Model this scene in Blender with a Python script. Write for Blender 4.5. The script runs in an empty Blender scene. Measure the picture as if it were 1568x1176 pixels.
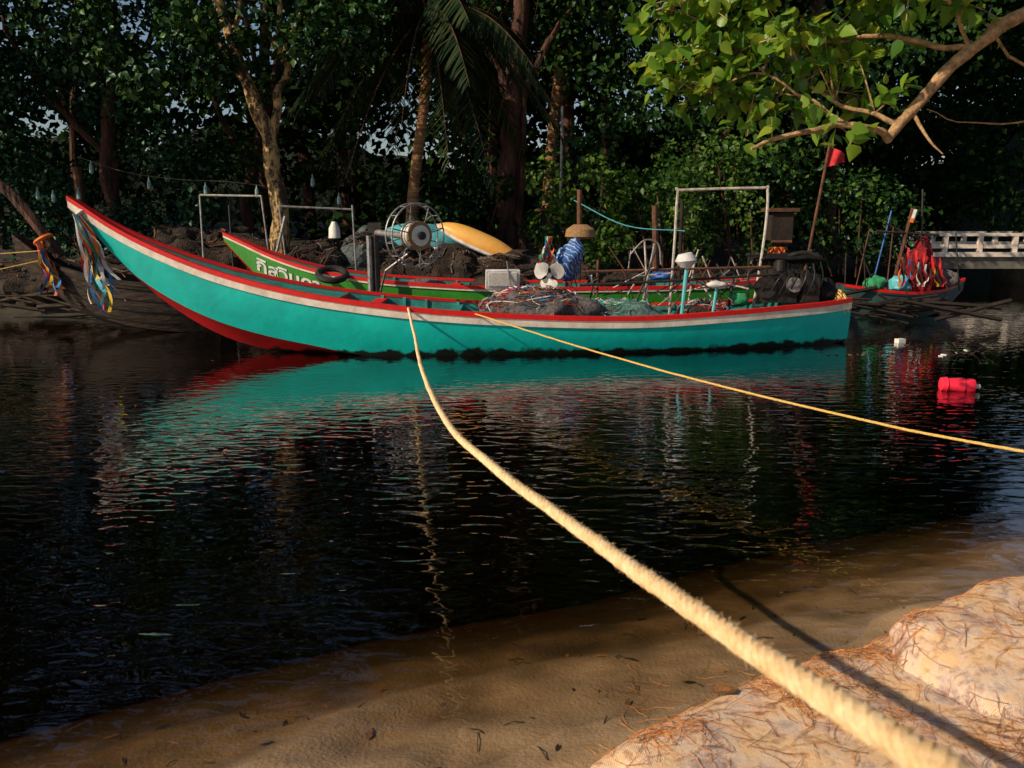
import bpy, math, random
import numpy as np
from mathutils import Vector, noise
random.seed(7); rng=np.random.default_rng(7)
S=bpy.context.scene
S.view_settings.view_transform='Standard'
try: S.view_settings.look='None'
except: pass
S.view_settings.exposure=0
# ---------------------------------------------------------------- materials
def newmat(name):
    m=bpy.data.materials.new(name); m.use_nodes=True
    nt=m.node_tree; nt.nodes.clear(); return m,nt
def N(nt,t,**k):
    n=nt.nodes.new(t)
    for a,b in k.items(): setattr(n,a,b)
    return n
def mat(name,c1,c2=None,scale=6,rough=.6,bump=.2,bscale=None,metal=0,spec=.4,stretch=(1,1,1),detail=6,lo=.35,hi=.65,bdist=.02,grime=None):
    m,nt=newmat(name); L=nt.links
    out=N(nt,'ShaderNodeOutputMaterial'); p=N(nt,'ShaderNodeBsdfPrincipled')
    L.new(p.outputs[0],out.inputs[0])
    tc=N(nt,'ShaderNodeTexCoord'); mp=N(nt,'ShaderNodeMapping'); mp.inputs['Scale'].default_value=stretch
    L.new(tc.outputs['Object'],mp.inputs[0])
    n=N(nt,'ShaderNodeTexNoise'); n.inputs['Scale'].default_value=scale; n.inputs['Detail'].default_value=detail; n.inputs['Roughness'].default_value=.65
    L.new(mp.outputs[0],n.inputs['Vector'])
    r=N(nt,'ShaderNodeValToRGB'); r.color_ramp.elements[0].position=lo; r.color_ramp.elements[1].position=hi
    c2=c2 or tuple(x*.6 for x in c1)
    r.color_ramp.elements[0].color=(*c2,1); r.color_ramp.elements[1].color=(*c1,1)
    L.new(n.outputs['Fac'],r.inputs[0])
    col=r.outputs[0]
    if grime:
        gz,gc=grime
        sx=N(nt,'ShaderNodeSeparateXYZ'); L.new(tc.outputs['Object'],sx.inputs[0])
        n3=N(nt,'ShaderNodeTexNoise'); n3.inputs['Scale'].default_value=5; n3.inputs['Detail'].default_value=8
        L.new(tc.outputs['Object'],n3.inputs['Vector'])
        ma=N(nt,'ShaderNodeMath',operation='MULTIPLY_ADD'); L.new(n3.outputs['Fac'],ma.inputs[0]); ma.inputs[1].default_value=-.22; L.new(sx.outputs[2],ma.inputs[2])
        mr=N(nt,'ShaderNodeMapRange'); L.new(ma.outputs[0],mr.inputs[0]); mr.inputs[1].default_value=gz-.11; mr.inputs[2].default_value=gz-.07; mr.inputs[3].default_value=1; mr.inputs[4].default_value=0
        mx=N(nt,'ShaderNodeMix',data_type='RGBA'); L.new(mr.outputs[0],mx.inputs[0]); L.new(col,mx.inputs[6]); mx.inputs[7].default_value=(*gc,1)
        col=mx.outputs[2]
    L.new(col,p.inputs['Base Color'])
    p.inputs['Roughness'].default_value=rough; p.inputs['Metallic'].default_value=metal
    p.inputs['Specular IOR Level'].default_value=spec
    if bump:
        n2=N(nt,'ShaderNodeTexNoise'); n2.inputs['Scale'].default_value=bscale or scale*4; n2.inputs['Detail'].default_value=5
        L.new(mp.outputs[0],n2.inputs['Vector'])
        b=N(nt,'ShaderNodeBump'); b.inputs['Strength'].default_value=bump; b.inputs['Distance'].default_value=bdist
        L.new(n2.outputs['Fac'],b.inputs['Height']); L.new(b.outputs[0],p.inputs['Normal'])
    return m
def leafmat(name,cols,trans=.3,rough=.45,simple=0):
    m,nt=newmat(name); L=nt.links
    out=N(nt,'ShaderNodeOutputMaterial')
    a=N(nt,'ShaderNodeAttribute'); a.attribute_name='rnd'
    r=N(nt,'ShaderNodeValToRGB'); e=r.color_ramp.elements
    e[0].position=0; e[0].color=(*cols[0],1); e[1].position=1; e[1].color=(*cols[-1],1)
    for i,c in enumerate(cols[1:-1]):
        q=e.new((i+1)/(len(cols)-1)); q.color=(*c,1)
    L.new(a.outputs['Fac'],r.inputs[0])
    if simple:
        d=N(nt,'ShaderNodeBsdfDiffuse'); L.new(r.outputs[0],d.inputs[0])
        if simple==1: L.new(d.outputs[0],out.inputs[0]); return m
        g=N(nt,'ShaderNodeBsdfGlossy'); g.inputs['Roughness'].default_value=.4; g.inputs[0].default_value=(.5,.7,.6,1)
        mx=N(nt,'ShaderNodeMixShader'); mx.inputs[0].default_value=.03
        L.new(d.outputs[0],mx.inputs[1]); L.new(g.outputs[0],mx.inputs[2]); L.new(mx.outputs[0],out.inputs[0]); return m
    p=N(nt,'ShaderNodeBsdfPrincipled'); t=N(nt,'ShaderNodeBsdfTranslucent'); mx=N(nt,'ShaderNodeMixShader')
    L.new(r.outputs[0],p.inputs['Base Color'])
    hs=N(nt,'ShaderNodeHueSaturation'); hs.inputs['Value'].default_value=1.6; hs.inputs['Hue'].default_value=.48
    L.new(r.outputs[0],hs.inputs['Color']); L.new(hs.outputs[0],t.inputs[0])
    p.inputs['Roughness'].default_value=rough; p.inputs['Specular IOR Level'].default_value=.35
    mx.inputs[0].default_value=trans
    L.new(p.outputs[0],mx.inputs[1]); L.new(t.outputs[0],mx.inputs[2]); L.new(mx.outputs[0],out.inputs[0])
    return m
TEAL=mat('teal_paint',(.002,.50,.43),(.002,.36,.32),scale=1.6,rough=.4,bump=.2,bscale=9,grime=(.055,(.008,.012,.008)))
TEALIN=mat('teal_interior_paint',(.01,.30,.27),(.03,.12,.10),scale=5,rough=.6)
RED=mat('red_paint',(.70,.010,.006),(.50,.01,.01),scale=8,rough=.45,bump=.1)
REDB=mat('red_bottom_paint',(.50,.008,.010),(.34,.01,.01),scale=3,rough=.5,grime=(.03,(.01,.008,.006)))
WHITE=mat('white_paint',(.80,.70,.60),(.56,.44,.36),scale=5,rough=.5,bump=.15)
CREAM=mat('cream_plastic',(.75,.72,.66),(.6,.56,.5),scale=9,rough=.5)
GREEN=mat('green_paint',(.03,.24,.015),(.02,.17,.012),scale=4,rough=.45,grime=(.06,(.01,.012,.01)))
WOOD=mat('weathered_wood',(.055,.032,.018),(.012,.008,.006),scale=3,rough=.85,stretch=(1,6,6),bump=.8,bscale=8,lo=.42,hi=.6)
DWOOD=mat('dark_wood',(.030,.018,.012),(.010,.007,.005),scale=4,rough=.85,bump=.5)
POSTW=mat('reddish_post_wood',(.16,.06,.03),(.05,.025,.015),scale=6,rough=.85,bump=.5)
METAL=mat('galvanised_metal',(.34,.34,.35),(.16,.14,.12),scale=12,rough=.45,metal=.5)
PIPE=mat('white_tube_paint',(.55,.52,.48),(.30,.24,.2),scale=14,rough=.5)
DMETAL=mat('dark_iron',(.05,.045,.042),(.02,.015,.012),scale=12,rough=.55,metal=.4)
BLACK=mat('black_tarp',(.010,.010,.011),(.005,.005,.006),scale=6,rough=.8,spec=.2,bump=.6,bscale=8,bdist=.05)
RUBBER=mat('black_rubber',(.015,.015,.016),rough=.7,scale=20)
NET=mat('brown_net',(.055,.034,.022),(.010,.007,.005),scale=7,rough=.95,bump=1,bscale=30,bdist=.06)
GNET=mat('grey_net',(.20,.17,.16),(.05,.045,.05),scale=18,rough=.95,bump=1,bscale=70,bdist=.03)
REDNET=mat('red_net',(.35,.01,.015),(.12,.006,.01),scale=14,rough=.9,bump=1,bscale=60,bdist=.03)
BARK=mat('dappled_tan_bark',(.50,.32,.13),(.05,.032,.018),scale=7,rough=.9,bump=1,bscale=14,bdist=.08,stretch=(1,1,.6),lo=.44,hi=.56)  # tan bark; high-contrast blotches paint leaf-shadow dapple into the colour
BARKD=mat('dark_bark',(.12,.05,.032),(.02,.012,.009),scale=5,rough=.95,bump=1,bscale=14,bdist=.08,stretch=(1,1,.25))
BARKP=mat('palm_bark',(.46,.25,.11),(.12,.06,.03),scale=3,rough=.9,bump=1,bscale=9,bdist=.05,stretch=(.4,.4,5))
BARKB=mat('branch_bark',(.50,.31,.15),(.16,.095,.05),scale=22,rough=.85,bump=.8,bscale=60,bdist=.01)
CONC=mat('concrete',(.18,.16,.13),(.07,.065,.055),scale=3,rough=.9)
YROPE=mat('yellow_rope',(.80,.52,.14),(.55,.34,.1),scale=60,rough=.8,bump=.5)
ROPE=mat('cotton_rope',(.94,.72,.42),(.76,.48,.22),scale=26,rough=.95,bump=1,bscale=420,bdist=.004)
BLUE=mat('blue_plastic',(.02,.12,.45),rough=.5); LBLUE=mat('light_blue_paint',(.12,.48,.55),(.08,.35,.4),scale=4,rough=.4)
ORANGE=mat('tan_orange_gelcoat',(.85,.47,.12),(.78,.36,.07),scale=3,rough=.4); YEL=mat('yellow_cloth',(.8,.5,.03),rough=.7)
PINK=mat('pink_red_float',(.9,.03,.07),(.8,.02,.05),rough=.35,scale=8)
OCLOTH=mat('orange_cloth',(.75,.16,.02),rough=.8); RCLOTH=mat('red_cloth',(.6,.012,.02),rough=.7); WCLOTH=mat('white_cloth',(.72,.70,.68),rough=.8)
BCLOTH=mat('blue_cloth',(.03,.22,.55),rough=.8); GCLOTH=mat('green_cloth',(.03,.3,.12),rough=.8); GLASS=mat('pale_glass',(.18,.30,.27),rough=.15,spec=.8)
WICK=mat('wicker',(.45,.27,.12),(.2,.1,.04),scale=40,rough=.8,bump=.8)
CLOTHS=[OCLOTH,RCLOTH,WCLOTH,BCLOTH,GCLOTH,YEL,WCLOTH,LBLUE]
def stripes():
    m,nt=newmat('blue_white_striped_cloth'); L=nt.links
    out=N(nt,'ShaderNodeOutputMaterial'); p=N(nt,'ShaderNodeBsdfPrincipled'); tc=N(nt,'ShaderNodeTexCoord')
    w=N(nt,'ShaderNodeTexWave'); w.inputs['Scale'].default_value=6; w.inputs['Distortion'].default_value=7; w.inputs['Detail Scale'].default_value=1.5; w.bands_direction='DIAGONAL'
    r=N(nt,'ShaderNodeValToRGB'); r.color_ramp.elements[0].color=(.015,.09,.33,1); r.color_ramp.elements[1].color=(.32,.42,.52,1); r.color_ramp.elements[0].position=.78; r.color_ramp.elements[1].position=.86
    L.new(tc.outputs['Object'],w.inputs[0]); L.new(w.outputs['Fac'],r.inputs[0]); L.new(r.outputs[0],p.inputs['Base Color']); L.new(p.outputs[0],out.inputs[0]); p.inputs['Roughness'].default_value=.7
    return m
STRIPE=stripes()
# ---------------------------------------------------------------- mesh builder
class MB:
    def __init__(s): s.v=[]; s.f=[]; s.m=[]; s.mats=[]
    def mi(s,m):
        if m not in s.mats: s.mats.append(m)
        return s.mats.index(m)
    def add(s,vs,fs,m):
        o=len(s.v); s.v.extend([tuple(map(float,q)) for q in vs]); k=s.mi(m)
        for f in fs: s.f.append([i+o for i in f]); s.m.append(k)
    def tube(s,pts,r,m,seg=8,cap=True):
        P=[Vector(p) for p in pts]; n=len(P)
        R=r if hasattr(r,'__len__') else [r]*n
        vs=[];fs=[]
        t=(P[1]-P[0]).normalized(); a=t.orthogonal().normalized()
        for i in range(n):
            t=((P[min(i+1,n-1)]-P[max(i-1,0)])); t=t.normalized() if t.length>1e-9 else Vector((0,0,1))
            a=(a-t*a.dot(t)); a=a.normalized() if a.length>1e-6 else t.orthogonal().normalized()
            b=t.cross(a)
            for j in range(seg):
                g=2*math.pi*j/seg; vs.append(P[i]+(a*math.cos(g)+b*math.sin(g))*R[i])
        for i in range(n-1):
            for j in range(seg):
                k=(j+1)%seg; fs.append([i*seg+j,i*seg+k,(i+1)*seg+k,(i+1)*seg+j])
        if cap: fs.append(list(range(seg))[::-1]); fs.append([(n-1)*seg+j for j in range(seg)])
        s.add(vs,fs,m)
    def box(s,c,d,m,rot=0,tilt=0):
        c=Vector(c); hx,hy,hz=[q/2 for q in d]; vs=[]
        cr,sr=math.cos(rot),math.sin(rot); ct,st=math.cos(tilt),math.sin(tilt)
        for x in(-hx,hx):
            for y in(-hy,hy):
                for z in(-hz,hz):
                    y2=y*ct-z*st; z2=y*st+z*ct
                    vs.append(c+Vector((x*cr-y2*sr,x*sr+y2*cr,z2)))
        s.add(vs,[[0,1,3,2],[4,6,7,5],[0,4,5,1],[2,3,7,6],[0,2,6,4],[1,5,7,3]],m)
    def blob(s,c,r,m,amp=.15,fr=2,nu=28,nv=16,flat=None,rot=0,pw=1,tilt=0,seed=0):
        vs=[];fs=[];cr,sr=math.cos(rot),math.sin(rot)
        sp=lambda q:math.copysign(abs(q)**pw,q)
        for i in range(nv+1):
            ph=math.pi*i/nv
            for j in range(nu):
                th=2*math.pi*j/nu
                x=sp(math.sin(ph))*sp(math.cos(th)); y=sp(math.sin(ph))*sp(math.sin(th)); z=sp(math.cos(ph))
                x,y,z=x*r[0],y*r[1],z*r[2]
                d=Vector((x,y,z)); nn=noise.fractal(d*fr+Vector((c[0]+seed,c[1],c[2])),1,2,4)
                k=1+amp*nn
                x,y,z=x*k,y*k,z*k
                if flat is not None: z=max(z,flat)
                z+=tilt*x
                vs.append((c[0]+x*cr-y*sr,c[1]+x*sr+y*cr,c[2]+z))
        for i in range(nv):
            for j in range(nu):
                k=(j+1)%nu; fs.append([i*nu+j,(i+1)*nu+j,(i+1)*nu+k,i*nu+k])
        s.add(vs,fs,m)
    def ribbon(s,p,q,w,m,wave=.03,n=14,ph=0,side=(1,0,0)):
        p=Vector(p);q=Vector(q);sd=Vector(side);vs=[];fs=[]
        for i in range(n):
            t=i/(n-1); c=p.lerp(q,t)+Vector((math.sin(t*9+ph)*wave*t*1.5,math.cos(t*7+ph*2)*wave*t,0))
            a=ph+t*3; d=(sd*math.cos(a)+Vector((0,1,0))*math.sin(a))*w/2
            vs+= [c-d,c+d]
        for i in range(n-1): fs.append([2*i,2*i+1,2*i+3,2*i+2])
        s.add(vs,fs,m)
    def ring(s,c,ax,R,r,m,n=28,seg=6):
        ax=Vector(ax).normalized(); a=ax.orthogonal().normalized(); b=ax.cross(a); c=Vector(c)
        vs=[];fs=[]
        for i in range(n):
            g=2*math.pi*i/n; d=a*math.cos(g)+b*math.sin(g)
            for j in range(seg):
                h=2*math.pi*j/seg; vs.append(c+d*(R+r*math.cos(h))+ax*r*math.sin(h))
        for i in range(n):
            for j in range(seg):
                i2=(i+1)%n;j2=(j+1)%seg; fs.append([i*seg+j,i2*seg+j,i2*seg+j2,i*seg+j2])
        s.add(vs,fs,m)
    def obj(s,name,parent=None,smooth=True):
        me=bpy.data.meshes.new(name); me.from_pydata(s.v,[],s.f)
        for m in s.mats: me.materials.append(m)
        me.polygons.foreach_set('material_index',s.m)
        if smooth: me.polygons.foreach_set('use_smooth',[True]*len(s.f))
        me.update()
        if smooth:
            try: me.set_sharp_from_angle(angle=math.radians(40))
            except Exception as e: pass
        o=bpy.data.objects.new(name,me); S.collection.objects.link(o)
        if parent: o.parent=parent
        return o
def empty(name):
    e=bpy.data.objects.new(name,None); S.collection.objects.link(e); return e
def crom(pts,per=8):
    P=[Vector(p) for p in pts]; P=[P[0]*2-P[1]]+P+[P[-1]*2-P[-2]]; o=[]
    for i in range(1,len(P)-2):
        for k in range(per):
            t=k/per; a,b,c,d=P[i-1],P[i],P[i+1],P[i+2]
            o.append(.5*((2*b)+(c-a)*t+(2*a-5*b+4*c-d)*t*t+(-a+3*b-3*c+d)*t**3))
    o.append(P[-2]); return o
def interp(xs,table,cols):
    t=np.array(table,float); X=t[:,0]; out=[]
    for c in cols:
        y=t[:,c]; m=np.gradient(y,X)
        i=np.clip(np.searchsorted(X,xs)-1,0,len(X)-2); h=X[i+1]-X[i]; u=(xs-X[i])/h
        out.append((2*u**3-3*u**2+1)*y[i]+(u**3-2*u**2+u)*h*m[i]+(-2*u**3+3*u**2)*y[i+1]+(u**3-u**2)*h*m[i+1])
    return out
_perm=rng.random((256,256))
def vn(x,y):
    xi=np.floor(x).astype(int); yi=np.floor(y).astype(int); fx=x-xi; fy=y-yi
    fx=fx*fx*(3-2*fx); fy=fy*fy*(3-2*fy)
    g=lambda a,b:_perm[a%256,b%256]
    return (g(xi,yi)*(1-fx)+g(xi+1,yi)*fx)*(1-fy)+(g(xi,yi+1)*(1-fx)+g(xi+1,yi+1)*fx)*fy-.5
def fbm(x,y,o=4):
    s=0;a=1
    for i in range(o): s=s+a*vn(x*2**i+i*17.3,y*2**i+i*9.1); a*=.5
    return s
def sm(a,b,x):
    t=np.clip((x-a)/(b-a),0,1); return t*t*(3-2*t)
# ---------------------------------------------------------------- terrain
def shore(x): return np.interp(x,[-60,-6,-2.2,-.9,.56,1.23,2.74,6,12,60],[-20,-.8,1.62,2.33,2.86,3.25,3.98,5.3,7,16])
def farshore(x): return 14.8+.5*np.sin(x*.5)+sm(5.5,12,x)*22+sm(12,60,x)*30
def height(x,y):
    d=(shore(x)-y)*.9
    near=np.where(d>0,np.where(d<.9,.11*d,.099+.3*(np.minimum(d,2.2)-.9)),.17*d-.09*d*d)
    near=np.maximum(near,-1.8); near=near+.018*fbm(x*2,y*2)*np.exp(-np.abs(d)*.3)+.045*fbm(x*1.1+y*1.6,y*3.4-x*1.7,3)*np.exp(-np.abs(d)*.4)
    near=near+.018*np.sin(d*9+7*fbm(x*.8,y*.8,3))*np.exp(-np.abs(d+.6)*1.1)
    d2=y-farshore(x)
    far=np.where(d2>0,np.minimum(.42*d2,.6+.05*d2),.5*d2); far=np.minimum(far,1.6); far=np.maximum(far,-1.8)+.12*fbm(x*.8,y*.8)*sm(-1,1,d2)
    return np.maximum(near,far)
k=6; n=460
u=np.linspace(-1,1,n); gx=180*np.sinh(k*u)/np.sinh(k)+.6; gy=180*np.sinh(k*u)/np.sinh(k)+3
GX,GY=np.meshgrid(gx,gy,indexing='ij'); GZ=height(GX,GY)
def npmesh(name,V,F,mats,attr=None,smooth=False,matidx=None):
    me=bpy.data.meshes.new(name); nv=len(V); nf,kk=F.shape
    me.vertices.add(nv); me.vertices.foreach_set('co',V.astype(np.float32).ravel())
    me.loops.add(nf*kk); me.loops.foreach_set('vertex_index',F.astype(np.int32).ravel())
    me.polygons.add(nf); me.polygons.foreach_set('loop_start',np.arange(0,nf*kk,kk,dtype=np.int32))
    if smooth: me.polygons.foreach_set('use_smooth',np.ones(nf,bool))
    me.update(calc_edges=True)
    if attr is not None:
        a=me.attributes.new('rnd','FLOAT','FACE'); a.data.foreach_set('value',attr.astype(np.float32))
    for m in mats: me.materials.append(m)
    o=bpy.data.objects.new(name,me); S.collection.objects.link(o); return o
idx=np.arange(n*n).reshape(n,n)
F=np.stack([idx[:-1,:-1],idx[1:,:-1],idx[1:,1:],idx[:-1,1:]],-1).reshape(-1,4)
def groundmat():
    m,nt=newmat('sand_and_earth'); L=nt.links
    out=N(nt,'ShaderNodeOutputMaterial'); p=N(nt,'ShaderNodeBsdfPrincipled'); L.new(p.outputs[0],out.inputs[0])
    tc=N(nt,'ShaderNodeTexCoord'); sx=N(nt,'ShaderNodeSeparateXYZ'); L.new(tc.outputs['Object'],sx.inputs[0])
    n1=N(nt,'ShaderNodeTexNoise'); n1.inputs['Scale'].default_value=3.5; n1.inputs['Detail'].default_value=10; L.new(tc.outputs['Object'],n1.inputs['Vector'])
    r=N(nt,'ShaderNodeValToRGB'); r.color_ramp.elements[0].position=.3; r.color_ramp.elements[1].position=.7
    r.color_ramp.elements[0].color=(.20,.12,.055,1); r.color_ramp.elements[1].color=(.42,.27,.14,1); L.new(n1.outputs[0],r.inputs[0])
    mr=N(nt,'ShaderNodeMapRange'); mr.inputs[1].default_value=.0; mr.inputs[2].default_value=.14; mr.inputs[3].default_value=.75; mr.inputs[4].default_value=1.25; L.new(sx.outputs[2],mr.inputs[0])
    mul=N(nt,'ShaderNodeVectorMath',operation='SCALE'); L.new(r.outputs[0],mul.inputs[0]); L.new(mr.outputs[0],mul.inputs['Scale'])
    # sand darkens with depth: light lost in the water, painted into the bed colour
    na=N(nt,'ShaderNodeMath',operation='MULTIPLY_ADD'); L.new(n1.outputs[0],na.inputs[0]); na.inputs[1].default_value=.16; L.new(sx.outputs[2],na.inputs[2])
    mm=N(nt,'ShaderNodeMapRange'); mm.interpolation_type='SMOOTHSTEP'; mm.inputs[1].default_value=-.26; mm.inputs[2].default_value=.09; L.new(na.outputs[0],mm.inputs[0])
    ms=N(nt,'ShaderNodeMix',data_type='RGBA'); L.new(mm.outputs[0],ms.inputs[0]); ms.inputs[6].default_value=(.018,.011,.005,1); L.new(mul.outputs[0],ms.inputs[7])
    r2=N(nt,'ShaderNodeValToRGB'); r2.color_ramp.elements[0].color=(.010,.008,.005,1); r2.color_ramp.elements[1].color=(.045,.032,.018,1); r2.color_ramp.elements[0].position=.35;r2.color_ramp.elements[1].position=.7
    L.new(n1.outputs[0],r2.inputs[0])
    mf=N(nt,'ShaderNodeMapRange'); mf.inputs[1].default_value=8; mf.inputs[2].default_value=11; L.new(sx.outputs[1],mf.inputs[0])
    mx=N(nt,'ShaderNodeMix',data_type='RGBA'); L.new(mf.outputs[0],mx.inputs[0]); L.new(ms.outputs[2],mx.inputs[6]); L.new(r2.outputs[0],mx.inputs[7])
    L.new(mx.outputs[2],p.inputs['Base Color']); p.inputs['Roughness'].default_value=.85
    n2=N(nt,'ShaderNodeTexNoise'); n2.inputs['Scale'].default_value=60; n2.inputs['Detail'].default_value=6; L.new(tc.outputs['Object'],n2.inputs['Vector'])
    b=N(nt,'ShaderNodeBump'); b.inputs['Strength'].default_value=.6; b.inputs['Distance'].default_value=.012; L.new(n2.outputs[0],b.inputs['Height']); L.new(b.outputs[0],p.inputs['Normal'])
    return m
npmesh('ground',np.stack([GX,GY,GZ],-1).reshape(-1,3),F,[groundmat()],smooth=True)
# ---------------------------------------------------------------- water
def watermat():
    m,nt=newmat('river_water'); L=nt.links
    out=N(nt,'ShaderNodeOutputMaterial'); tr=N(nt,'ShaderNodeBsdfTransparent'); gl=N(nt,'ShaderNodeBsdfGlossy'); gl.inputs['Roughness'].default_value=.0
    mx=N(nt,'ShaderNodeMixShader')
    tc=N(nt,'ShaderNodeTexCoord')
    def ns(scale,st,det,rot=0,dist=0):
        mp=N(nt,'ShaderNodeMapping'); mp.inputs['Scale'].default_value=st; mp.inputs['Rotation'].default_value=(0,0,rot); L.new(tc.outputs['Object'],mp.inputs[0])
        q=N(nt,'ShaderNodeTexNoise'); q.inputs['Scale'].default_value=scale; q.inputs['Detail'].default_value=det; q.inputs['Distortion'].default_value=dist; L.new(mp.outputs[0],q.inputs['Vector']); return q.outputs[0]
    a=ns(8,(.55,1.25,1),1.5,.35,.5); b=ns(1.6,(.6,1,1),1,-.15); c=ns(.35,(1,1,1),1)
    cr=N(nt,'ShaderNodeMapRange'); cr.inputs[1].default_value=.38; cr.inputs[2].default_value=.62; cr.inputs[3].default_value=.5; cr.inputs[4].default_value=1.3; L.new(c,cr.inputs[0])
    sx=N(nt,'ShaderNodeSeparateXYZ'); L.new(tc.outputs['Object'],sx.inputs[0])
    cy=N(nt,'ShaderNodeMapRange'); cy.inputs[1].default_value=6; cy.inputs[2].default_value=10.5; cy.inputs[3].default_value=1; cy.inputs[4].default_value=.35; L.new(sx.outputs[1],cy.inputs[0])
    m1=N(nt,'ShaderNodeMath',operation='MULTIPLY'); L.new(a,m1.inputs[0]); L.new(cr.outputs[0],m1.inputs[1])
    m2=N(nt,'ShaderNodeMath',operation='MULTIPLY_ADD'); L.new(b,m2.inputs[0]); m2.inputs[1].default_value=.9; L.new(m1.outputs[0],m2.inputs[2])
    m3=N(nt,'ShaderNodeMath',operation='MULTIPLY'); L.new(m2.outputs[0],m3.inputs[0]); L.new(cy.outputs[0],m3.inputs[1])
    bp=N(nt,'ShaderNodeBump'); bp.inputs['Strength'].default_value=1; bp.inputs['Distance'].default_value=.0125; L.new(m3.outputs[0],bp.inputs['Height'])
    L.new(bp.outputs[0],gl.inputs['Normal'])
    # Schlick reflectance, same from both sides of the surface
    ge=N(nt,'ShaderNodeNewGeometry'); dt=N(nt,'ShaderNodeVectorMath',operation='DOT_PRODUCT'); L.new(ge.outputs['Incoming'],dt.inputs[0]); L.new(bp.outputs[0],dt.inputs[1])
    ab=N(nt,'ShaderNodeMath',operation='ABSOLUTE'); L.new(dt.outputs['Value'],ab.inputs[0])
    om=N(nt,'ShaderNodeMath',operation='SUBTRACT',use_clamp=True); om.inputs[0].default_value=1; L.new(ab.outputs[0],om.inputs[1])
    pw=N(nt,'ShaderNodeMath',operation='POWER'); L.new(om.outputs[0],pw.inputs[0]); pw.inputs[1].default_value=3.9
    g=N(nt,'ShaderNodeMath',operation='MULTIPLY_ADD',use_clamp=True); L.new(pw.outputs[0],g.inputs[0]); g.inputs[1].default_value=1.3; g.inputs[2].default_value=.04
    L.new(g.outputs[0],mx.inputs[0]); L.new(tr.outputs[0],mx.inputs[1]); L.new(gl.outputs[0],mx.inputs[2]); L.new(mx.outputs[0],out.inputs[0])
    va=N(nt,'ShaderNodeVolumeAbsorption'); va.inputs['Color'].default_value=(.70,.50,.10,1); va.inputs['Density'].default_value=1.9
    L.new(va.outputs[0],out.inputs['Volume']); return m
w=MB(); WM=watermat(); w.box((0,20,-2.5),(360,360,5),WM); w.obj('water',smooth=False)
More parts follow.
